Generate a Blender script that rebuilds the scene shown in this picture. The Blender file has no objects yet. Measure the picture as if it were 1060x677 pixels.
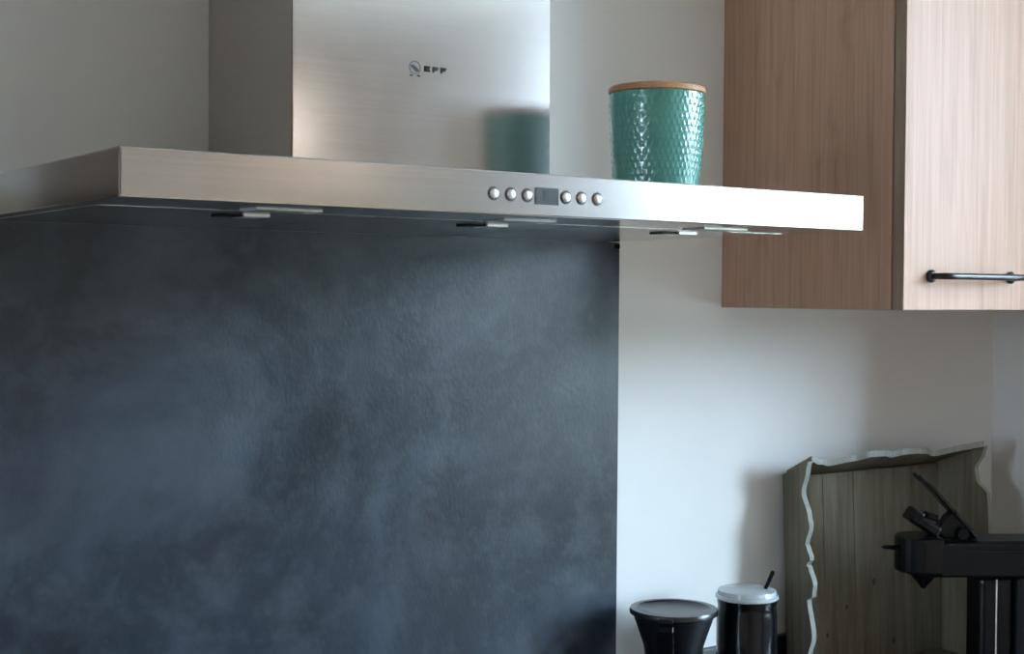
import bpy, bmesh, math, random
from mathutils import Vector, Matrix

random.seed(7)
scene = bpy.context.scene
COL = scene.collection

# ------------------------------------------------------------------ camera
YAW, PITCH, ROLL, FPX = 0.6120, -0.0227, 0.0070, 1465.29
cam_d = bpy.data.cameras.new('camera')
cam = bpy.data.objects.new('camera', cam_d)
COL.objects.link(cam)
fw = Vector((math.sin(YAW) * math.cos(PITCH), math.cos(YAW) * math.cos(PITCH), math.sin(PITCH)))
ri = Vector((math.cos(YAW), -math.sin(YAW), 0))
up = ri.cross(fw)
r2 = ri * math.cos(ROLL) + up * math.sin(ROLL)
u2 = -ri * math.sin(ROLL) + up * math.cos(ROLL)
M4 = Matrix(((r2.x, u2.x, -fw.x, -0.4027), (r2.y, u2.y, -fw.y, -1.6192), (r2.z, u2.z, -fw.z, 1.4587), (0, 0, 0, 1)))
cam.matrix_world = M4
cam_d.sensor_fit = 'HORIZONTAL'
cam_d.sensor_width = 36.0
cam_d.lens = 36.0 * FPX / 1060.0
cam_d.clip_start = 0.02
scene.camera = cam

# ------------------------------------------------------------------ colour management
vs = scene.view_settings
vs.view_transform = 'Standard'
vs.look = 'None'
vs.gamma = 1.0
vs.use_curve_mapping = False
vs.exposure = 0.12

# ------------------------------------------------------------------ sky: pale blue overcast, whiter at the horizon
world = bpy.data.worlds.new('sky')
scene.world = world
world.use_nodes = True
wn, wl = world.node_tree.nodes, world.node_tree.links
wn.clear()
wo = wn.new('ShaderNodeOutputWorld')
wb = wn.new('ShaderNodeBackground')
wt = wn.new('ShaderNodeTexCoord')
wr = wn.new('ShaderNodeValToRGB')
wsep = wn.new('ShaderNodeSeparateXYZ')
wl.new(wt.outputs['Generated'], wsep.inputs[0])
wl.new(wsep.outputs['Z'], wr.inputs[0])
wr.color_ramp.elements[0].position = 0.0
wr.color_ramp.elements[0].color = (0.62, 0.81, 1.0, 1)
wr.color_ramp.elements[1].position = 0.7
wr.color_ramp.elements[1].color = (0.50, 0.75, 1.0, 1)
wl.new(wr.outputs[0], wb.inputs[0])
wb.inputs[1].default_value = 47.0
wl.new(wb.outputs[0], wo.inputs[0])

# room and window sizes, needed by the window portals
RX0, RX1, RY0, RY1, RZ = -2.1, 2.7, -4.3, 0.0, 2.5
FZ = -0.075                            # floor level
WIN1 = (-2.72, -1.05, 0.80, 2.44)      # y0, y1, z0, z1 in the far right wall
WIN2 = (-1.20, -0.90, 1.0, 2.0)     # narrow window in the left wall


def portal(name, x, win, sx):
    y0, y1, z0, z1 = win
    l = bpy.data.lights.new(name, 'AREA')
    l.shape = 'RECTANGLE'
    l.size = z1 - z0
    l.size_y = y1 - y0
    l.cycles.is_portal = True
    o = bpy.data.objects.new(name, l)
    COL.objects.link(o)
    o.location = (x, (y0 + y1) / 2, (z0 + z1) / 2)
    o.rotation_euler = (0, math.radians(90) * sx, 0)
    return o


portal('window_portal', RX1 + 0.16, WIN1, 1)
portal('window_portal', RX0 - 0.16, WIN2, -1)


# ------------------------------------------------------------------ material helpers
class NT:
    def __init__(self, name):
        self.m = bpy.data.materials.new(name)
        self.m.use_nodes = True
        self.t = self.m.node_tree
        self.b = self.t.nodes['Principled BSDF']

    def n(self, typ, **kw):
        x = self.t.nodes.new(typ)
        for k, v in kw.items():
            setattr(x, k, v)
        return x

    def l(self, a, b):
        self.t.links.new(a, b)

    def coord(self, scale, out='Object', rot=(0, 0, 0)):
        c = self.n('ShaderNodeTexCoord')
        mp = self.n('ShaderNodeMapping')
        mp.inputs['Scale'].default_value = scale
        mp.inputs['Rotation'].default_value = rot
        self.l(c.outputs[out], mp.inputs[0])
        return mp.outputs[0]

    def noise(self, vec, scale, detail=4, rough=0.55, dist=0.0):
        x = self.n('ShaderNodeTexNoise')
        x.inputs['Scale'].default_value = scale
        x.inputs['Detail'].default_value = detail
        x.inputs['Roughness'].default_value = rough
        x.inputs['Distortion'].default_value = dist
        self.l(vec, x.inputs['Vector'])
        return x.outputs['Fac']

    def ramp(self, fac, stops):
        x = self.n('ShaderNodeValToRGB')
        e = x.color_ramp.elements
        while len(e) < len(stops):
            e.new(0.5)
        for i, (p, c) in enumerate(stops):
            e[i].position = p
            e[i].color = (c[0], c[1], c[2], 1) if not isinstance(c, (int, float)) else (c, c, c, 1)
        self.l(fac, x.inputs[0])
        return x.outputs[0]

    def mix(self, fac, a, b, mode='MIX'):
        x = self.n('ShaderNodeMix', data_type='RGBA', blend_type=mode)
        for val, sock in ((fac, x.inputs[0]), (a, x.inputs[6]), (b, x.inputs[7])):
            if hasattr(val, 'is_output'):
                self.l(val, sock)
            elif isinstance(val, (int, float)):
                sock.default_value = val
            else:
                sock.default_value = (*val, 1)
        return x.outputs[2]

    def bump(self, h, strength, dist):
        x = self.n('ShaderNodeBump')
        x.inputs['Strength'].default_value = strength
        x.inputs['Distance'].default_value = dist
        self.l(h, x.inputs['Height'])
        self.l(x.outputs[0], self.b.inputs['Normal'])

    def set(self, **kw):
        names = {'col': 'Base Color', 'rough': 'Roughness', 'metal': 'Metallic', 'spec': 'Specular IOR Level',
                 'aniso': 'Anisotropic', 'coat': 'Coat Weight', 'trans': 'Transmission Weight', 'alpha': 'Alpha'}
        for k, v in kw.items():
            s = self.b.inputs[names[k]]
            if hasattr(v, 'is_output'):
                self.l(v, s)
            elif k == 'col':
                s.default_value = (*v, 1)
            else:
                s.default_value = v
        return self.m


def plain(name, col, rough=0.5, metal=0.0, var=0.06, scale=30, bump=0.0, spec=0.5, coat=0.0):
    t = NT(name)
    v = t.coord((1, 1, 1))
    f = t.noise(v, scale, 3)
    lo = tuple(c * (1 - var) for c in col)
    hi = tuple(min(1, c * (1 + var)) for c in col)
    c = t.ramp(f, [(0.3, lo), (0.7, hi)])
    if bump:
        t.bump(t.noise(v, scale * 8, 4), bump, 0.002)
    return t.set(col=c, rough=rough, metal=metal, spec=spec, coat=coat)


def brushed(name, col, rough, scale, rvar=0.06, aniso=0.0, b=0.02, cv=0.04):
    t = NT(name)
    v = t.coord(scale)
    f = t.noise(v, 1.0, 3, 0.6)
    c = t.ramp(f, [(0.3, tuple(x * (1 - cv) for x in col)), (0.7, tuple(min(1, x * 1.03) for x in col))])
    r = t.ramp(f, [(0.25, rough - rvar), (0.75, rough + rvar)])
    if b:
        t.bump(f, b, 0.0006)
    if aniso:
        tg = t.n('ShaderNodeTangent', direction_type='RADIAL', axis='Z')
        t.l(tg.outputs[0], t.b.inputs['Tangent'])
        t.b.inputs['Anisotropic Rotation'].default_value = 0.25
    return t.set(col=c, rough=r, metal=1.0, aniso=aniso)


def oak(name, dark, mid, light, rough=0.5):
    t = NT(name)
    v = t.coord((9, 9, 0.9))
    warp = t.noise(v, 1.3, 3, 0.5, 0.8)
    wv = t.n('ShaderNodeMath', operation='MULTIPLY')
    t.l(warp, wv.inputs[0])
    wv.inputs[1].default_value = 9.0
    fr = t.n('ShaderNodeMath', operation='PINGPONG')
    t.l(wv.outputs[0], fr.inputs[0])
    fr.inputs[1].default_value = 1.0
    grain = t.noise(t.coord((190, 190, 3.5)), 1.0, 4, 0.65)
    pores = t.noise(t.coord((520, 520, 16)), 1.0, 2, 0.5)
    c1 = t.ramp(fr.outputs[0], [(0.0, mid), (0.75, mid), (1.0, dark)])
    c2 = t.ramp(grain, [(0.3, dark), (0.5, mid), (0.72, light)])
    c = t.mix(0.62, c1, c2)
    big = t.noise(t.coord((2.2, 2.2, 0.5)), 2.0, 2)
    c = t.mix(t.ramp(big, [(0.35, 0.0), (0.7, 0.35)]), c, light)
    c = t.mix(t.ramp(pores, [(0.60, 0.0), (0.74, 0.22)]), c, dark)
    t.bump(grain, 0.06, 0.001)
    return t.set(col=c, rough=rough, spec=0.35)


M = {}
M['wall'] = plain('white_wall_paint', (0.83, 0.815, 0.79), 0.75, var=0.012, scale=4, bump=0.03, spec=0.2)
M['ceiling'] = plain('ceiling_paint', (0.86, 0.85, 0.83), 0.85, var=0.01, scale=3)
M['rear'] = plain('warm_wall_paint', (0.44, 0.335, 0.265), 0.8, var=0.02, scale=3)
t = NT('floor_boards')
fb = t.n('ShaderNodeTexBrick')
fb.inputs['Scale'].default_value = 1.0
fb.inputs['Brick Width'].default_value = 1.2
fb.inputs['Row Height'].default_value = 0.16
fb.inputs['Mortar Size'].default_value = 0.002
fb.inputs['Color1'].default_value = (0.36, 0.22, 0.13, 1)
fb.inputs['Color2'].default_value = (0.43, 0.27, 0.165, 1)
fb.inputs['Mortar'].default_value = (0.08, 0.05, 0.03, 1)
t.l(t.coord((1, 1, 1)), fb.inputs['Vector'])
M['floor'] = t.set(col=fb.outputs['Color'], rough=0.45)

M['steel'] = brushed('brushed_steel_front', (0.48, 0.46, 0.445), 0.20, (3, 3, 420), 0.01, 0.0, 0.0)
M['steel_ch'] = brushed('brushed_steel_chimney', (0.60, 0.57, 0.55), 0.16, (5, 5, 300), 0.008, 0.0, 0.0)
M['steel_under'] = brushed('polished_steel_underside', (0.74, 0.75, 0.76), 0.14, (420, 4, 4), 0.03, 0.0, 0.0)
M['filter'] = brushed('filter_steel', (0.70, 0.715, 0.73), 0.17, (46, 1.5, 5), 0.03, 0.0, 0.0, 0.22)
M['alu'] = plain('satin_aluminium', (0.85, 0.85, 0.84), 0.35, 1.0, 0.02)
M['button'] = plain('button_metal', (0.72, 0.72, 0.72), 0.38, 1.0, 0.02)
M['ring'] = plain('button_ring_dark', (0.05, 0.05, 0.05), 0.4)
M['black'] = plain('black_plastic', (0.004, 0.0045, 0.0055), 0.22, var=0.1, spec=0.2)
M['black_matte'] = plain('matte_black_plastic', (0.006, 0.007, 0.009), 0.40, var=0.1, spec=0.22)
M['gloss_black'] = plain('glossy_black', (0.003, 0.0035, 0.005), 0.13, var=0.1, spec=0.4)
M['lid_black'] = plain('satin_black_lid', (0.010, 0.012, 0.014), 0.27, var=0.1, spec=0.6)
M['ink'] = plain('black_print', (0.015, 0.014, 0.013), 0.6)
M['ink_grey'] = plain('grey_print', (0.14, 0.13, 0.125), 0.6)
M['oak'] = oak('oak_laminate', (0.31, 0.160, 0.098), (0.42, 0.237, 0.156), (0.50, 0.312, 0.225))
M['oak_edge'] = oak('oak_edge_band', (0.17, 0.115, 0.08), (0.24, 0.17, 0.12), (0.30, 0.22, 0.16))
M['walnut'] = oak('dark_walnut', (0.080, 0.052, 0.038), (0.13, 0.088, 0.066), (0.18, 0.125, 0.095))  # wood of the added cabinet, kept dark for its reflection in the hood
M['handle'] = plain('black_handle_metal', (0.02, 0.021, 0.024), 0.30, 0.3, 0.1)
M['counter'] = plain('black_worktop', (0.012, 0.013, 0.015), 0.35, var=0.3, scale=200)
M['bamboo'] = oak('bamboo_lid', (0.26, 0.125, 0.055), (0.40, 0.20, 0.095), (0.50, 0.28, 0.15), 0.5)
M['teal'] = plain('teal_glaze', (0.095, 0.29, 0.245), 0.20, var=0.08, scale=12, coat=0.3)
M['display'] = plain('display_glass', (0.035, 0.04, 0.04), 0.3)
M['display_line'] = plain('display_line', (0.06, 0.068, 0.065), 0.3)
M['display_dark'] = plain('display_digit', (0.02, 0.02, 0.022), 0.3)
M['ground'] = plain('garden_paving', (0.55, 0.50, 0.44), 0.9, var=0.15, scale=2)
M['hedge'] = plain('added_hedge_leaves', (0.10, 0.11, 0.06), 0.8, var=0.5, scale=9)
M['frame'] = plain('white_window_frame', (0.75, 0.75, 0.73), 0.5)

# window glass: clear
t = NT('window_glass')
nd = t.t.nodes
out = nd['Material Output']
tr = t.n('ShaderNodeBsdfTransparent')
gl = t.n('ShaderNodeBsdfGlossy')
gl.inputs['Roughness'].default_value = 0.02
mx = t.n('ShaderNodeMixShader')
mx.inputs[0].default_value = 0.05
t.l(tr.outputs[0], mx.inputs[1])
t.l(gl.outputs[0], mx.inputs[2])
t.l(mx.outputs[0], out.inputs[0])
M['glass'] = t.m

t = NT('frosted_warm_globe')
t.b.inputs['Emission Color'].default_value = (1.0, 0.62, 0.33, 1)
t.b.inputs['Emission Strength'].default_value = 1.2
M['bulb'] = t.set(col=(1, 0.9, 0.8), rough=0.4)

# translucent lid
t = NT('clear_plastic_lid')
M['clear'] = t.set(col=(0.80, 0.84, 0.88), rough=0.18, trans=0.55)

# splashback: dark blue-grey metal-look panel with mottled patina and a leathery surface
t = NT('splashback_patina')
v = t.coord((1, 1, 1))
n1 = t.noise(v, 3.2, 6, 0.62, 0.5)
n2 = t.noise(v, 9.0, 6, 0.68, 0.3)
n3 = t.noise(v, 34.0, 4, 0.6)
base = t.ramp(n1, [(0.36, (0.004, 0.008, 0.013)), (0.50, (0.015, 0.025, 0.038)), (0.66, (0.050, 0.068, 0.090))])
c = t.mix(t.ramp(n2, [(0.50, 0.0), (0.72, 0.55)]), base, (0.062, 0.076, 0.093))
c = t.mix(t.ramp(n3, [(0.52, 0.0), (0.75, 0.30)]), c, (0.075, 0.083, 0.092))
warm = t.noise(t.coord((1, 1, 1.4)), 2.1, 3, 0.5)
c = t.mix(t.ramp(warm, [(0.50, 0.0), (0.70, 0.22)]), c, (0.060, 0.050, 0.046))
peel = t.noise(t.coord((1, 1, 0.6)), 260, 3, 0.55)
t.bump(peel, 0.22, 0.0013)
M['splash'] = t.set(col=c, rough=t.ramp(n2, [(0.3, 0.30), (0.7, 0.42)]), spec=0.45)

# weathered grey wood
def weathered(name, dark, mid, light):
    t = NT(name)
    oi = t.n('ShaderNodeObjectInfo')
    g = t.noise(t.coord((90, 90, 4)), 1.0, 5, 0.65)
    c = t.ramp(g, [(0.28, dark), (0.5, mid), (0.74, light)])
    b = t.noise(t.coord((5, 5, 3)), 3.0, 4)
    c = t.mix(t.ramp(b, [(0.4, 0.0), (0.75, 0.5)]), c, light)
    rv = t.n('ShaderNodeMapRange')
    rv.inputs['To Min'].default_value = 0.82
    rv.inputs['To Max'].default_value = 1.12
    t.l(oi.outputs['Random'], rv.inputs['Value'])
    mm = t.n('ShaderNodeMix', data_type='RGBA', blend_type='MULTIPLY')
    mm.inputs[0].default_value = 1.0
    t.l(c, mm.inputs[6])
    t.l(rv.outputs[0], mm.inputs[7])
    t.bump(g, 0.25, 0.002)
    return t.set(col=mm.outputs[2], rough=0.8, spec=0.2)


M['tray'] = weathered('weathered_grey_wood', (0.090, 0.071, 0.045), (0.150, 0.124, 0.084), (0.205, 0.182, 0.135))
M['tray_rim'] = weathered('worn_pale_wood', (0.22, 0.22, 0.195), (0.31, 0.31, 0.28), (0.40, 0.40, 0.37))
M['knot'] = plain('dark_wood_knot', (0.05, 0.04, 0.03), 0.8)


# ------------------------------------------------------------------ object helpers
def tag(o, label=None, cat=None, group=None, kind=None):
    if label: o['label'] = label
    if cat: o['category'] = cat
    if group: o['group'] = group
    if kind: o['kind'] = kind
    return o


def thing(name, loc, label, cat, rz=0.0, group=None):
    o = bpy.data.objects.new(name, None)
    o.empty_display_size = 0.05
    COL.objects.link(o)
    o.location = loc
    o.rotation_euler = (0, 0, rz)
    return tag(o, label, cat, group)


def origin(p):
    v = Vector((0, 0, 0))
    while p is not None:
        v += Vector(p.location)
        p = p.parent
    return v


def obj(name, verts, faces, mat, parent=None, smooth=False, bevel=0.0, seg=2, local=False, mats=None, fmat=None):
    """verts in world coordinates unless local; the parent's own position is taken off"""
    off = Vector((0, 0, 0)) if (local or parent is None) else origin(parent)
    me = bpy.data.meshes.new(name)
    me.from_pydata([tuple(Vector(q) - off) for q in verts], [], faces)
    bm = bmesh.new()
    bm.from_mesh(me)
    bmesh.ops.recalc_face_normals(bm, faces=bm.faces)
    bm.to_mesh(me)
    bm.free()
    me.materials.append(M[mat] if isinstance(mat, str) else mat)
    if mats:
        for q in mats:
            me.materials.append(M[q])
        for i, f in enumerate(me.polygons):
            f.material_index = fmat[i]
    if smooth:
        for f in me.polygons:
            f.use_smooth = True
    o = bpy.data.objects.new(name, me)
    COL.objects.link(o)
    if parent is not None:
        o.parent = parent
    if bevel:
        m = o.modifiers.new('bevel', 'BEVEL')
        m.width = bevel
        m.segments = seg
        m.limit_method = 'ANGLE'
        m.angle_limit = math.radians(40)
    return o


def bxv(x0, x1, y0, y1, z0, z1):
    v = [(x, y, z) for z in (z0, z1) for y in (y0, y1) for x in (x0, x1)]
    f = [(0, 2, 3, 1), (4, 5, 7, 6), (0, 1, 5, 4), (2, 6, 7, 3), (0, 4, 6, 2), (1, 3, 7, 5)]
    return v, f


def join(*parts):
    V, F = [], []
    for v, f in parts:
        k = len(V)
        V += list(v)
        F += [tuple(i + k for i in q) for q in f]
    return V, F


def box(name, x0, x1, y0, y1, z0, z1, mat, parent=None, bevel=0.0, seg=2, local=False):
    v, f = bxv(x0, x1, y0, y1, z0, z1)
    return obj(name, v, f, mat, parent, bevel=bevel, seg=seg, local=local)


def lathev(prof, c, seg=64, close=True):
    """prof: list of (radius, z); capped when a radius is 0"""
    V, F, rings = [], [], []
    for r, z in prof:
        if r == 0:
            V.append((c[0], c[1], c[2] + z)); rings.append([len(V) - 1])
        else:
            k = len(V)
            V += [(c[0] + r * math.cos(2 * math.pi * i / seg), c[1] + r * math.sin(2 * math.pi * i / seg), c[2] + z) for i in range(seg)]
            rings.append(list(range(k, k + seg)))
    for a, b in zip(rings, rings[1:]):
        if len(a) == 1 and len(b) == 1: continue
        for i in range(seg):
            j = (i + 1) % seg
            if len(a) == 1: F.append((a[0], b[j], b[i]))
            elif len(b) == 1: F.append((a[i], a[j], b[0]))
            else: F.append((a[i], a[j], b[j], b[i]))
    return V, F


def lathe(name, prof, c, mat, parent=None, seg=64, smooth=True, local=False, bevel=0.0):
    v, f = lathev(prof, c, seg)
    o = obj(name, v, f, mat, parent, smooth=smooth, local=local)
    if smooth:
        m = o.modifiers.new('split', 'EDGE_SPLIT')
        m.split_angle = math.radians(38)
    return o


def tubev(path, r, seg=12, flat=1.0):
    path = [Vector(p) for p in path]
    V, F = [], []
    n = len(path)
    for i, p in enumerate(path):
        d = (path[min(i + 1, n - 1)] - path[max(i - 1, 0)]).normalized()
        a = d.cross(Vector((0, 0, 1)))
        if a.length < 1e-3: a = d.cross(Vector((0, 1, 0)))
        a.normalize()
        b = d.cross(a).normalized()
        rr = r[i] if isinstance(r, (list, tuple)) else r
        for k in range(seg):
            t_ = 2 * math.pi * k / seg
            V.append(tuple(p + a * math.cos(t_) * rr + b * math.sin(t_) * rr * flat))
    for i in range(n - 1):
        for k in range(seg):
            j = (k + 1) % seg
            F.append((i * seg + k, i * seg + j, (i + 1) * seg + j, (i + 1) * seg + k))
    F.append(tuple(range(seg)))
    F.append(tuple((n - 1) * seg + k for k in range(seg)))
    return V, F


def prismv(poly, axis_a, axis_b, axis_n, org, depth):
    """extrude a 2D polygon: points org + a*A + b*B, thickness depth along N"""
    A, B, N, O = Vector(axis_a), Vector(axis_b), Vector(axis_n), Vector(org)
    n = len(poly)
    V = [tuple(O + A * a + B * b) for a, b in poly] + [tuple(O + A * a + B * b + N * depth) for a, b in poly]
    F = [tuple(range(n)), tuple(range(2 * n - 1, n - 1, -1))]
    F += [(i, (i + 1) % n, n + (i + 1) % n, n + i) for i in range(n)]
    return V, F


# ------------------------------------------------------------------ the room
TH = 0.15
STUB = 1.815
HEDGE = 2.8  # height of the added hedge, sets how much low sky it cuts off
def struct(o): return tag(o, kind='structure')


struct(box('floor', RX0 - TH, RX1 + TH, RY0 - TH, TH, FZ - 0.1, FZ, 'floor'))
struct(box('ceiling', RX0 - TH, RX1 + TH, RY0 - TH, TH, RZ, RZ + 0.1, 'ceiling'))
struct(box('wall_back', RX0 - TH, RX1 + TH, 0, TH, FZ, RZ, 'wall'))
struct(box('wall_rear', RX0 - TH, RX1 + TH, RY0 - TH, RY0, FZ, RZ, 'rear'))
struct(box('wall_right', STUB, STUB + 0.12, -0.66, 0, FZ, RZ, 'wall'))


def wall_with_window(name, x0, x1, win, mat):
    y0, y1, z0, z1 = win
    v, f = join(bxv(x0, x1, RY0, y0, FZ, RZ), bxv(x0, x1, y1, RY1, FZ, RZ), bxv(x0, x1, y0, y1, FZ, z0), bxv(x0, x1, y0, y1, z1, RZ))
    return struct(obj(name, v, f, mat))


wall_with_window('wall_side', RX1, RX1 + TH, WIN1, 'wall')
wall_with_window('wall_left', RX0 - TH, RX0, WIN2, 'rear')


def window(name, x, win, nmul, sill_dir):
    y0, y1, z0, z1 = win
    w = thing(name, (x, (y0 + y1) / 2, z0), None, None)
    tag(w, kind='structure')
    fr = 0.05
    v, f = join(bxv(x - .03, x + .03, y0, y1, z0, z0 + fr), bxv(x - .03, x + .03, y0, y1, z1 - fr, z1),
                bxv(x - .03, x + .03, y0, y0 + fr, z0 + fr, z1 - fr), bxv(x - .03, x + .03, y1 - fr, y1, z0 + fr, z1 - fr))
    obj('window_frame', v, f, 'frame', w)
    st = (y1 - y0) / (nmul + 1)
    for i in range(nmul):
        yy = y0 + st * (i + 1)
        box('mullion', x - .025, x + .025, yy - .025, yy + .025, z0 + fr, z1 - fr, 'frame', w)
    for i in range(nmul + 1):
        box('pane', x - .003, x + .003, y0 + st * i + .03, y0 + st * (i + 1) - .03, z0 + fr, z1 - fr, 'glass', w)
    box('window_sill', x, x + sill_dir * 0.16, y0 + .001, y1 - .001, z0 + .001, z0 + .02, 'frame', w)
    return w


window('window_1', RX1 + 0.09, WIN1, 2, -1)
window('window_2', RX0 - 0.09, WIN2, 0, 1)

# ------------------------------------------------------------------ worktop and the units that carry it
CT = 0.815
ct = box('worktop', -1.30, STUB - 0.001, -0.64, -0.001, CT - 0.04, CT, 'counter', bevel=0.002)
tag(ct, 'black kitchen worktop along the wall under jug and jar', 'worktop')
ux = [-1.30, -0.52, 0.26, 1.04, STUB - 0.002]
ulab = ['oak base cabinet farthest from the wooden tray, under the worktop', 'oak base cabinet left of the range hood, under the worktop',
        'oak base cabinet straight below the range hood', 'oak base cabinet below the coffee machine and tray']
for i in range(4):
    a, b = ux[i] + .001, ux[i + 1] - .001
    u = thing('base_cabinet', ((a + b) / 2, -0.3, FZ), ulab[i], 'cabinet', group='base cabinets under the worktop')
    box('body', a, b, -0.58, -0.002, FZ + 0.10, CT - 0.0402, 'oak', u)
    box('plinth', a, b, -0.52, -0.02, FZ, FZ + 0.10, 'black_matte', u)
    for k in range(2):
        da = a + (b - a) * k / 2 + .002
        db = a + (b - a) * (k + 1) / 2 - .002
        d = box('door', da, db, -0.602, -0.581, FZ + 0.11, CT - 0.05, 'oak', u, bevel=.001)
        vv, ff = tubev([(db - .24, -.602, .74), (db - .24, -.63, .74), (db - .06, -.63, .74), (db - .06, -.602, .74)], .006, 8)
        obj('handle', vv, ff, 'handle', d, smooth=True)

up_ = box('upstand', 0.923, STUB - 0.001, -0.014, -0.0005, CT + .0002, 0.9125, 'counter', bevel=0.001)
tag(up_, 'low black upstand strip where the white wall meets the worktop', 'upstand')

# ------------------------------------------------------------------ outside the windows: ground, and an added hedge that blocks low sky light
struct(box('ground', -30, RX0 - TH - .01, -40, 40, FZ - .3, FZ - .2, 'ground'))
struct(box('ground', RX1 + TH + .01, 40, -40, 40, FZ - .3, FZ - .2, 'ground'))
for nm_, hx_, hl_ in (('light_blocking_hedge', 11.0, 'dark green hedge added to block low sky light, beyond the window on the coffee machine side'),):
    V, F = [], []
    ny, nz = 120, 14
    for face in (-1, 1):
        k0 = len(V)
        for j in range(nz + 1):
            for i in range(ny + 1):
                y_ = -24 + 30 * i / ny
                b_ = 0.12 * math.sin(y_ * 5.1 + j) * math.sin(j * 2.3 + y_ * 2.7)
                V.append((hx_ + face * (0.5 + b_) * (1.0 if j < nz else 0.4), y_, FZ - .2 + HEDGE * j / nz + (0.08 * math.sin(y_ * 3.3) if j == nz else 0)))
        for j in range(nz):
            for i in range(ny):
                a_ = k0 + j * (ny + 1) + i
                F.append((a_, a_ + 1, a_ + ny + 2, a_ + ny + 1))
    k1 = (ny + 1) * (nz + 1)
    for i in range(ny):
        F.append((k1 - ny - 1 + i, k1 - ny + i, 2 * k1 - ny + i, 2 * k1 - ny - 1 + i))
    tag(obj(nm_, V, F, 'hedge'), hl_, 'hedge')

# ------------------------------------------------------------------ splashback
sp = thing('splashback_panel', (0.47, -0.004, CT), 'dark blue-grey mottled splashback panel on the wall below the hood', 'splashback')
SPX0, SPX1 = 0.012, 0.9215
HZ0, HH, HD, HW = 1.5366, 0.0423, 0.4854, 0.90
box('panel', SPX0, SPX1, -0.006, -0.0005, CT + 0.0005, HZ0 - 0.0001, 'splash', sp)
box('panel_clip', SPX1 - 0.009, SPX1 - 0.001, -0.0085, -0.006, HZ0 - 0.009, HZ0 - 0.003, 'black', sp)

# ------------------------------------------------------------------ range hood
hd = thing('range_hood', (0.45, 0, HZ0), 'brushed steel box range hood with chimney and six round buttons', 'range hood')
ZT = HZ0 + HH
cn = box('canopy', 0, HW, -HD, -0.0005, HZ0, ZT, 'steel', hd, bevel=0.0016)
cn.data.materials.append(M['steel_under'])
for p in cn.data.polygons:
    if p.normal.z < -0.5: p.material_index = 1
CX0, CX1, CD = 0.2820, 0.6290, 0.2275
box('chimney', CX0, CX1, -CD, -0.0005, ZT, 2.05, 'steel_ch', hd, bevel=0.0015)
box('chimney_extension', CX0 + .004, CX1 - .004, -CD + .004, -0.0005, 2.05, RZ - 0.001, 'steel_ch', hd, bevel=0.001)
# grease filters under the canopy, each with its grip, and the lamps in front of them
for i, (gx, lx) in enumerate(((0.180, 0.150), (0.470, 0.425), (0.752, 0.703))):
    fx0 = 0.02 + i * 0.2875
    ff_ = box('grease_filter', fx0, fx0 + 0.284, -0.372, -0.022, HZ0 - 0.0003, HZ0 - 0.00005, 'filter', hd)
    box('grip_pocket', gx - 0.018, gx + 0.004, -0.318, -0.292, HZ0 - 0.0026, HZ0 - 0.0003, 'black', ff_)
    box('grip_tab', gx + 0.004, gx + 0.032, -0.322, -0.292, HZ0 - 0.0026, HZ0 - 0.0003, 'alu', ff_, bevel=.0003, seg=1)
    lm = box('lamp', lx, lx + 0.068, -0.424, -0.386, HZ0 - 0.0013, HZ0 - 0.00005, 'alu', hd, bevel=.0004, seg=1)
    box('lamp_lens', lx + .005, lx + 0.063, -0.419, -0.391, HZ0 - 0.0016, HZ0 - 0.0013, 'clear', lm)


def disc_y(c, r, depth, seg=28, dome=0.0):
    """short cylinder whose axis points to -y"""
    prof = [(r, 0), (r, depth * 0.7), (r * 0.86, depth), (0, depth + dome)]
    V, F = lathev(prof, (0, 0, 0), seg)
    return [(c[0] + x, c[1] - z, c[2] + y) for x, y, z in V], F


BZ = 1.5568
for bx in (0.3703, 0.3903, 0.4100, 0.4577, 0.4775, 0.4979):
    v, f = disc_y((bx, -HD + .0002, BZ), 0.0069, 0.0008)
    rg = obj('button', v, f, 'ring', hd)
    v, f = disc_y((bx, -HD - .0004, BZ), 0.0047, 0.0020, dome=0.0002)
    obj('button_cap', v, f, 'button', rg, smooth=True)
dsp = box('display', 0.4200, 0.4482, -HD - .0010, -HD + .0003, 1.5483, 1.5651, 'ring', hd)
box('display_window', 0.4210, 0.4472, -HD - .0013, -HD - .0010, 1.5493, 1.5641, 'display', dsp)
box('display_digit', 0.4292, 0.4318, -HD - .0015, -HD - .0013, 1.5520, 1.5625, 'display_dark', dsp)
for q in range(3):
    box('display_segment', 0.4365 + q * .0033, 0.4372 + q * .0033, -HD - .0014, -HD - .0013, 1.5500, 1.5635, 'display_line', dsp)

# emblem and lettering printed on the chimney front
FY = -CD
ecx, ecz, er = 0.4363, 1.7172, 0.0078
V, F = [], []
for i in range(40):
    a0 = 2 * math.pi * i / 40
    for r in (er, er - 0.0014):
        V.append((ecx + r * math.cos(a0), FY - 0.0003, ecz + r * math.sin(a0)))
for i in range(40):
    j = (i + 1) % 40
    F.append((2 * i, 2 * j, 2 * j + 1, 2 * i + 1))
em = obj('emblem', V, F, 'ink_grey', hd)
pl = lambda pts, mat, name, par: obj(name, [(ecx + x, FY - 0.0004, ecz + z) for x, z in pts], [tuple(range(len(pts)))], mat, par)
pl([(-.0054, .0028), (-.0018, .0032), (.0050, -.0022), (.0050, -.0042), (.0016, -.0044), (-.0030, -.0004), (-.0050, .0004)], 'ink', 'emblem_figure', em)
for s in (-1, 1):
    pl([(s * .0020, -.0100), (s * .0072, -.0100), (s * .0064, -.0082), (s * .0040, -.0078)], 'ink', 'emblem_foot', em)


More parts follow.
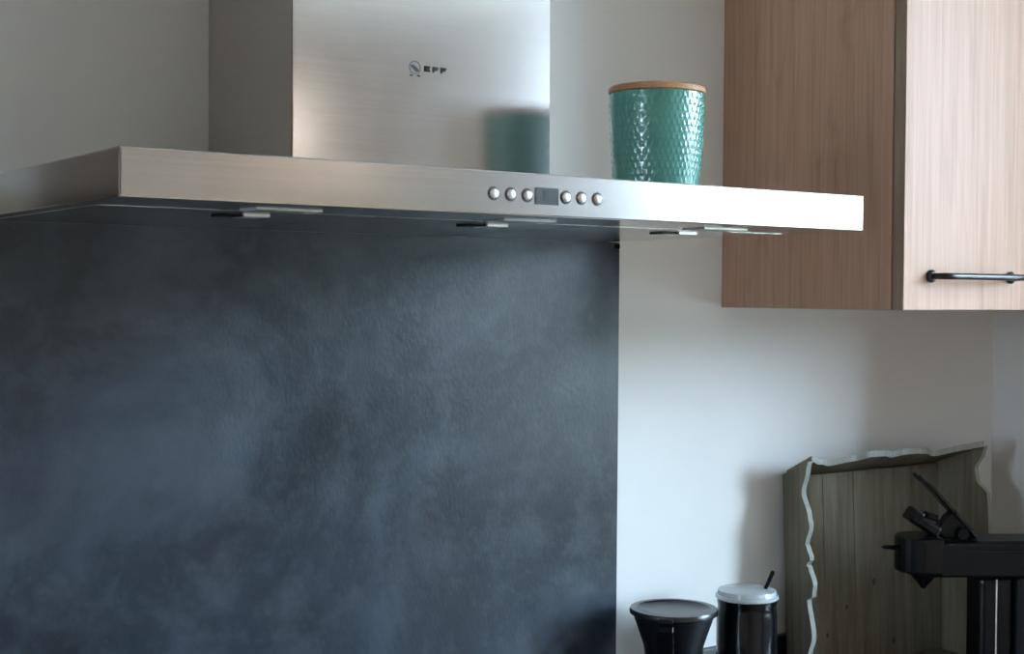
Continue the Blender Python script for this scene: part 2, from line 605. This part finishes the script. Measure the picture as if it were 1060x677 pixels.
def letter(ch, x, z, w, h, s):
    R = [(0, s, 0, h), (0, w, h - s * .85, h), (0, w * .85, h * .5 - s * .4, h * .5 + s * .4)]
    if ch == 'E': R.append((0, w, 0, s * .85))
    V, F = join(*[bxv(x + a, x + b, FY - 0.0005, FY - 0.0001, z + c, z + d) for a, b, c, d in R])
    obj('letter', V, F, 'ink', hd)


for ch, lx in (('E', 0.4486), ('F', 0.4598), ('F', 0.4706)):
    letter(ch, lx, 1.7138, 0.0080, 0.0066, 0.0026)

# ------------------------------------------------------------------ teal canister standing on the hood
cc = (0.685, -0.36, ZT)
cr = thing('storage_canister', cc, 'teal embossed ceramic canister with wooden lid on the range hood', 'canister')
H = 0.1135
NU, NV, ROWS, COLS = 416, 112, 14, 52
V, F = [], []


def tri(x):
    x = x % 1.0
    return 1 - abs(2 * x - 1)


for j in range(NV + 1):
    v_ = j / NV
    z = H * v_
    rb = 0.0492 + (0.0553 - 0.0492) * (1 - (1 - v_) ** 1.7)
    if v_ < 0.05: rb -= 0.004 * (1 - v_ / 0.05) ** 2
    for i in range(NU):
        u_ = i / NU
        row = v_ * ROWS
        k = int(row)
        d = 0.0
        if 0.04 < v_ < 0.975:
            w_ = row - k
            wid = 0.95 * (1 - w_)
            a_ = abs(((u_ * COLS + 0.5 * (k % 2)) % 1.0) - 0.5) * 2
            d = 0.00038 * max(0.0, min(1.0, (wid - a_) * 3.0)) * min(1.0, w_ * 5)
        r = rb + d
        V.append((cc[0] + r * math.cos(2 * math.pi * u_), cc[1] + r * math.sin(2 * math.pi * u_), cc[2] + z))
for j in range(NV):
    for i in range(NU):
        i2 = (i + 1) % NU
        F.append((j * NU + i, j * NU + i2, (j + 1) * NU + i2, (j + 1) * NU + i))
F.append(tuple(range(NU)))
F.append(tuple(NV * NU + i for i in range(NU)))
obj('body', V, F, 'teal', cr, smooth=True)
lathe('lid', [(0, H + .0002), (0.0545, H + .0002), (0.0563, H + .0016), (0.0567, H + .0045), (0.0560, H + .0072), (0.0540, H + .0086), (0, H + .0090)], cc, 'bamboo', cr, 96)

# ------------------------------------------------------------------ wall cabinet
KD, KZ, KT = 0.3545, 1.4415, 2.20


def wall_cabinet(KX0, KX1, kmid, label, wood='oak', edge='oak_edge'):
    wc = thing('wall_cabinet', ((KX0 + KX1) / 2, 0, KZ), label, 'cabinet')
    DT = 0.019                                    # door thickness
    CB = KD - DT - 0.0025                         # carcass depth
    P_ = 0.018
    box('side_panel', KX0, KX0 + P_, -CB, -0.0005, KZ, KT, wood, wc, bevel=.0006, seg=1)
    box('side_panel', KX1 - P_, KX1, -CB, -0.0005, KZ, KT, wood, wc, bevel=.0006, seg=1)
    box('bottom_panel', KX0 + P_, KX1 - P_, -CB, -0.0005, KZ, KZ + P_, wood, wc)
    box('top_panel', KX0 + P_, KX1 - P_, -CB, -0.0005, KT - P_, KT, wood, wc)
    box('back_panel', KX0 + P_, KX1 - P_, -0.008, -0.0005, KZ + P_, KT - P_, wood, wc)
    box('shelf', KX0 + P_, KX1 - P_, -CB + .02, -0.008, 1.80, 1.818, wood, wc)
    for k, (a, b) in enumerate(((KX0, kmid - .0015), (kmid + .0015, KX1))):
        d = box('door', a, b, -KD, -KD + DT, KZ, KT, wood, wc, bevel=.0008, seg=1)
        d.data.materials.append(M[edge])
        for p in d.data.polygons:
            if abs(p.normal.y) < 0.5: p.material_index = 1
        hx0 = KX0 + 0.0557 if k == 0 else kmid + .09
        hx1, hz, yb = hx0 + 0.1767, 1.4884, -KD
        vv, ff = tubev([(hx0, yb, hz), (hx0, yb - .020, hz), (hx0 + .002, yb - .0245, hz), (hx0 + .008, yb - .027, hz), (hx0 + .02, yb - .0275, hz),
                        (hx1 - .02, yb - .0275, hz), (hx1 - .008, yb - .027, hz), (hx1 - .002, yb - .0245, hz), (hx1, yb - .020, hz), (hx1, yb, hz)],
                       .0046, 16)
        hb = obj('handle', vv, ff, 'handle', d, smooth=True)
        for hx in (hx0, hx1):
            V, F = lathev([(0, 0), (.0088, 0), (.0088, .004), (.0065, .0062), (0, .0062)], (0, 0, 0), 24)
            obj('rosette', [(hx + x, yb - z, hz + y) for x, y, z in V], F, 'handle', hb, smooth=True)


wall_cabinet(1.1318, STUB - 0.002, 1.475, 'oak wall cabinet with black bar handle right of the hood')
wall_cabinet(-0.69, -0.078, -0.385, 'dark brown wall cabinet added to darken the hood reflection, on the far side of the hood from the canister', 'walnut', 'walnut')  # unseen cabinet, added so the hood's left side reflects something dark

# ------------------------------------------------------------------ scalloped wooden tray leaning on the wall
TX0, TX1 = 1.2760, 1.6420                      # base panel
lean = math.radians(2.6)
TB = 0.353                                     # base height
ty0 = -math.sin(lean) * TB - 0.004
tr_ = thing('wooden_tray', ((TX0 + TX1) / 2, ty0, CT), 'weathered grey wooden tray with scalloped rim leaning upright against wall', 'tray')
UP = Vector((0, math.sin(lean), math.cos(lean)))
NO = Vector((0, -math.cos(lean), math.sin(lean)))
T0 = Vector((0, ty0, CT + 0.0285))              # the base starts above the lower side board


def tp(x, u, n):
    q = T0 + UP * u + NO * n
    return (x, q.y, q.z)


TU = TB - 0.006 - 0.0225
npl = 5
pw = (TX1 - TX0) / npl
for i in range(npl):
    a = TX0 + i * pw + .0003
    b = TX0 + (i + 1) * pw - .0003
    V = [tp(x, u, n) for n in (0.0005, 0.009) for u in (0, TU) for x in (a, b)]
    F = [(0, 2, 3, 1), (4, 5, 7, 6), (0, 1, 5, 4), (2, 6, 7, 3), (0, 4, 6, 2), (1, 3, 7, 5)]
    obj('plank', V, F, 'tray', tr_, bevel=.0006, seg=1)
for kx, ku, kr in ((1.468, 0.135, .0045), (1.352, 0.06, .003), (1.515, .03, .0045), (1.40, .10, .003)):
    V = [tp(kx + kr * math.cos(q * .5236), ku + 1.3 * kr * math.sin(q * .5236), .0094) for q in range(12)]
    obj('knot', V, [tuple(range(12))], 'knot', tr_)

# rim profile: how far a side board reaches out from the base, along its length (0..1)
def keyed(pts):
    def f(t_):
        for (a, va), (b, vb) in zip(pts, pts[1:]):
            if t_ <= b:
                s = (t_ - a) / (b - a)
                s = s * s * (3 - 2 * s)
                return va + (vb - va) * s
        return pts[-1][1]
    return f


scallop_top = keyed([(0, .082), (.08, .062), (.16, .047), (.27, .064), (.33, .082), (.40, .080), (.49, .066), (.53, .078), (.60, .078), (.66, .072), (.82, .048), (.93, .074), (1, .084)])
scallop_left = keyed([(0, .08), (.2, .07), (.3, .085), (.44, .072), (.46, .088), (.51, .092), (.575, .078), (.583, .072), (.607, .084), (.65, .076), (.664, .070), (.74, .084), (.78, .080), (.885, .062), (.97, .078), (1, .084)])
scallop_right = keyed([(0, .08), (.3, .085), (.5, .088), (.72, .088), (.78, .087), (.86, .070), (.91, .068), (.97, .081), (1, .084)])
scallop_low = keyed([(0, .080), (.2, .07), (.35, .082), (.5, .076), (.65, .082), (.8, .07), (1, .080)])
FL = 0.36                                      # flare: sideways per unit outwards


def side(which, prof, n=96, thick=0.010):
    V, F, fm = [], [], []
    for i in range(n + 1):
        t_ = i / n
        s = prof(t_)
        for out, lim in ((0, 0), (0, 1), (1, 1), (1, 0)):      # inner base, inner rim, outer rim, outer base
            nn = s if lim else 0.0
            e = FL * nn + (thick if out else 0)
            if which == 'left':
                x0 = TX0 + 0.0; u = (-e0(nn)) + t_ * (TU + 2 * e0(nn)); V.append(tp(x0 - e, u, nn))
            elif which == 'right':
                u = (-e0(nn)) + t_ * (TU + 2 * e0(nn)); V.append(tp(TX1 + e, u, nn))
            elif which == 'top':
                x = TX0 - FL * nn + t_ * (TX1 - TX0 + 2 * FL * nn); V.append(tp(x, TU + e, nn))
            else:
                x = TX0 - FL * nn + t_ * (TX1 - TX0 + 2 * FL * nn); V.append(tp(x, -e * 0.6, nn))
    for i in range(n):
        a, b = i * 4, (i + 1) * 4
        for k in range(4):
            k2 = (k + 1) % 4
            F.append((a + k, a + k2, b + k2, b + k)); fm.append(1 if k == 1 else 0)
    F.append((0, 1, 2, 3)); fm.append(0)
    F.append((n * 4, n * 4 + 1, n * 4 + 2, n * 4 + 3)); fm.append(0)
    return obj('side_board', V, F, 'tray', tr_, mats=['tray_rim'], fmat=fm)


def e0(nn): return FL * nn * 0.9 + 0.004


side('left', scallop_left)
side('right', scallop_right)
side('top', scallop_top)
side('low', scallop_low)

# ------------------------------------------------------------------ black jug with lid
jc = (0.946, -0.105, CT)
jg = thing('measuring_jug', jc, 'black tapered jug with a dished lid, beside the black jar', 'jug')
JR = 0.0628
JH = 0.189
lathe('body', [(0, 0), (.036, 0), (.038, .003), (.036, .05), (.0365, .10), (.0425, JH - .045), (.0572, JH - .002), (.0572, JH), (0.0, JH)], jc, 'black_matte', jg, 72)
lathe('lid', [(0, JH + .0002), (.0600, JH + .0002), (JR, JH + .002), (JR + .0004, JH + .0065), (JR - .0010, JH + .0092), (JR - .0100, JH + .0096), (JR - .0125, JH + .0070),
              (JR - .03, JH + .0042), (0, JH + .0025)], jc, 'lid_black', jg, 96)
# handle faces the camera's side
hdir = Vector((-0.779, -0.627, 0)).normalized()
hs = Vector((-hdir.y, hdir.x, 0))
J = Vector(jc)


def jpt(r, z, s): return tuple(J + hdir * r + hs * s + Vector((0, 0, z)))


poly = [(.0525, JH - .001), (.0665, JH - .002), (.0705, JH - .010), (.0640, JH - .050), (.0520, .050), (.0340, .045), (.034, .058), (.0460, .065), (.0530, JH - .050), (.0570, JH - .018), (.052, JH - .010)]
V = [jpt(r, z, -.0115) for r, z in poly] + [jpt(r, z, .0115) for r, z in poly]
n = len(poly)
F = [tuple(range(n)), tuple(range(2 * n - 1, n - 1, -1))] + [(i, (i + 1) % n, n + (i + 1) % n, n + i) for i in range(n)]
obj('handle', V, F, 'black', jg, bevel=.003, seg=3)
V = [jpt(r, z, s) for s in (-.010, .010) for r, z in ((.056, JH + .001), (.0685, JH + .001), (.0685, JH + .006), (.056, JH + .008))]
obj('thumb_tab', V, [(0, 1, 2, 3), (7, 6, 5, 4), (0, 4, 5, 1), (1, 5, 6, 2), (2, 6, 7, 3), (3, 7, 4, 0)], 'black_matte', jg, bevel=.001)

# ------------------------------------------------------------------ black jar with clear lid and a stick
ac = (1.078, -0.118, CT)
jr = thing('black_jar', ac, 'glossy black jar with clear lid and black stick next to the tray', 'jar')
AH = 0.199
lathe('body', [(0, 0), (.040, 0), (.0435, .004), (.0445, .012), (.0445, AH - .024), (.0432, AH - .016), (.0428, AH - .010), (.0440, AH - .004), (.0440, AH), (.0410, AH), (.0410, .010), (0, .010)],
      ac, 'gloss_black', jr, 72)
lathe('lid', [(0, AH + .0002), (.0452, AH + .0002), (.0464, AH + .0015), (.0464, AH + .0045), (.0452, AH + .0060), (.0440, AH + .0062), (.0425, AH + .0125), (.0395, AH + .0135), (0, AH + .0135)],
      ac, 'clear', jr, 72)
A = Vector(ac)
v, f = tubev([A + Vector((.0215, -.016, AH + .0137)), A + Vector((.0260, -.018, AH + .024)), A + Vector((.0320, -.0205, AH + .038)), A + Vector((.0328, -.021, AH + .040))],
             [.0026, .0029, .0032, .0018], 12)
obj('stick', v, f, 'black', jr, smooth=True)

# ------------------------------------------------------------------ black coffee machine in front of the tray
# local axes: +x runs along the arm away from its tip, +y towards the wall side
mrz = -math.radians(33)
mo = (1.464, -0.2180, CT)
cm = thing('coffee_machine', mo, 'black coffee machine with raised lever in front of the tray', 'coffee machine', rz=mrz)
ZA0, ZA1 = 0.211, 0.2645                         # arm underside and top above the worktop
def lb(name, x0, x1, y0, y1, z0, z1, mat, par, bevel=.004, seg=3):
    v, f = bxv(x0, x1, y0, y1, z0, z1)
    return obj(name, v, f, mat, par, bevel=bevel, seg=seg, local=True)


# arm with a rounded end
def rounded(x0, x1, hw, nseg=14):
    pts = [(x1, -hw), (x1, hw)]
    for k in range(nseg + 1):
        a_ = math.pi / 2 + math.pi * k / nseg
        pts.append((x0 + hw + hw * math.cos(a_) * .8, hw * math.sin(a_)))
    return pts


v, f = prismv(rounded(-.1120, .26, .040), (1, 0, 0), (0, 1, 0), (0, 0, 1), (0, 0, ZA0), ZA1 - ZA0)
arm = obj('arm', v, f, 'black', cm, bevel=.004, seg=3, local=True)
v, f = prismv(rounded(-.1270, -.055, .044), (1, 0, 0), (0, 1, 0), (0, 0, 1), (0, 0, ZA0 + .004), ZA1 - ZA0 + .002)
obj('collar', v, f, 'black', arm, bevel=.004, seg=3, local=True)
lb('seam_strip', -.02, .258, -.0408, -.0400, ZA1 - .0135, ZA1 - .012, 'black_matte', arm, .0002, 1)
lb('top_plate', 0.0, .255, -.034, .034, ZA1, ZA1 + .003, 'black_matte', arm, .001)
v, f = tubev([(-.116, 0, ZA0 + .040), (-.136, 0, ZA0 + .041), (-.1405, 0, ZA0 + .041)], [.004, .0028, .0010], 10)
obj('tip_lug', v, f, 'black', arm, smooth=True, local=True)
v, f = lathev([(0, 0), (.0035, 0), (.008, .0065), (.013, .012), (.021, .0215), (.022, .024), (0, .024)], (-.0735, 0, ZA0 - .0235), 24)
obj('spout', v, f, 'black', cm, smooth=True, local=True)
# column, back body and drip tray
lb('column', .0050, .060, -.032, .032, .018, ZA0, 'black', cm, .010, 4)
lb('column_strip', .030, .0325, -.0328, -.0318, .022, ZA0 - .004, 'alu', cm, .0004, 1)
lb('water_tank', .061, .255, -.038, .038, .018, ZA0, 'black_matte', cm, .008, 4)
lb('base', -.110, .260, -.055, .055, 0, .018, 'black', cm, .005, 3)
lb('drip_grid', -.100, -.010, -.045, .045, .018, .0205, 'alu', cm, .001, 1)
# raised lever with its knuckle and latch jaws
def rotbox(name, c, ang, L, W, T, mat, par, bevel=.002):
    """box of length L along the tilted axis, centre c, tilt ang above +x, in the local xz plane"""
    ax = Vector((math.cos(ang), 0, math.sin(ang)))
    az = Vector((-math.sin(ang), 0, math.cos(ang)))
    V = []
    for k in (-.5, .5):
        for j in (-.5, .5):
            for i in (-.5, .5):
                V.append(tuple(Vector(c) + ax * L * i + Vector((0, 1, 0)) * W * j + az * T * k))
    F = [(0, 2, 3, 1), (4, 5, 7, 6), (0, 1, 5, 4), (2, 6, 7, 3), (0, 4, 6, 2), (1, 3, 7, 5)]
    return obj(name, V, F, mat, par, bevel=bevel, seg=2, local=True)


la = math.radians(180 - 47)
hx, hz_ = .006, ZA1 + .004
lc = Vector((hx + math.cos(la) * .065, 0, hz_ + math.sin(la) * .065))
lev = rotbox('lever', lc, la, .130, .030, .0040, 'black', cm, .0012)
rotbox('lever_tip', (hx + math.cos(la) * .128, 0, hz_ + math.sin(la) * .128), la, .016, .032, .0065, 'black_matte', lev, .002)
rotbox('lever_rail', Vector((.0026, -.0155, .0022)) + lc, la, .104, .002, .002, 'black', lev, .0005)
v, f = prismv([(0, 0), (-.050, .0), (-.062, .014), (-.044, .036), (-.030, .046), (-.024, .034)], (1, 0, 0), (0, 0, 1), (0, 1, 0), (hx - .002, -.012, hz_ - .002), .024)
obj('knuckle', v, f, 'black', cm, bevel=.003, seg=2, local=True)
jaw = rotbox('latch', (-.074, 0, ZA1 + .024), math.radians(-32), .050, .036, .018, 'black', cm, .005)
rotbox('latch_grip', (-.090, 0, ZA1 + .037), math.radians(-32), .020, .040, .022, 'black', jaw, .004)
rotbox('latch_hook', (-.062, 0, ZA1 + .036), math.radians(-18), .022, .026, .010, 'black', jaw, .003)
v, f = lathev([(0, -.022), (.0085, -.022), (.0095, -.020), (.0095, .020), (.0085, .022), (0, .022)], (0, 0, 0), 24)
obj('pivot_pin', [(x - .018, z, y + ZA1 + .011) for x, y, z in v], f, 'black', cm, smooth=False, local=True)

# ------------------------------------------------------------------ warm pendant lamp in the room behind the viewer
LP = (1.45, -2.9, 1.95)
pd = thing('pendant_lamp', LP, 'warm pendant lamp hanging in the room opposite the hood', 'lamp')
v, f = tubev([(LP[0], LP[1], LP[2] + .185), (LP[0], LP[1], RZ - .03)], .004, 8)
obj('cord', v, f, 'black_matte', pd)
lathe('ceiling_rose', [(0, 0), (.05, 0), (.05, .02), (.03, .03), (0, .03)], (LP[0], LP[1], RZ - .031), 'black_matte', pd, 32)
lathe('globe_cap', [(0, .155), (.05, .155), (.04, .18), (0, .19)], LP, 'frame', pd, 48)
lathe('globe', [(0, -.17)] + [(.17 * math.sin(math.pi * k / 20), -.17 * math.cos(math.pi * k / 20)) for k in range(1, 19)] + [(0, .165)], LP, 'bulb', pd, 48)
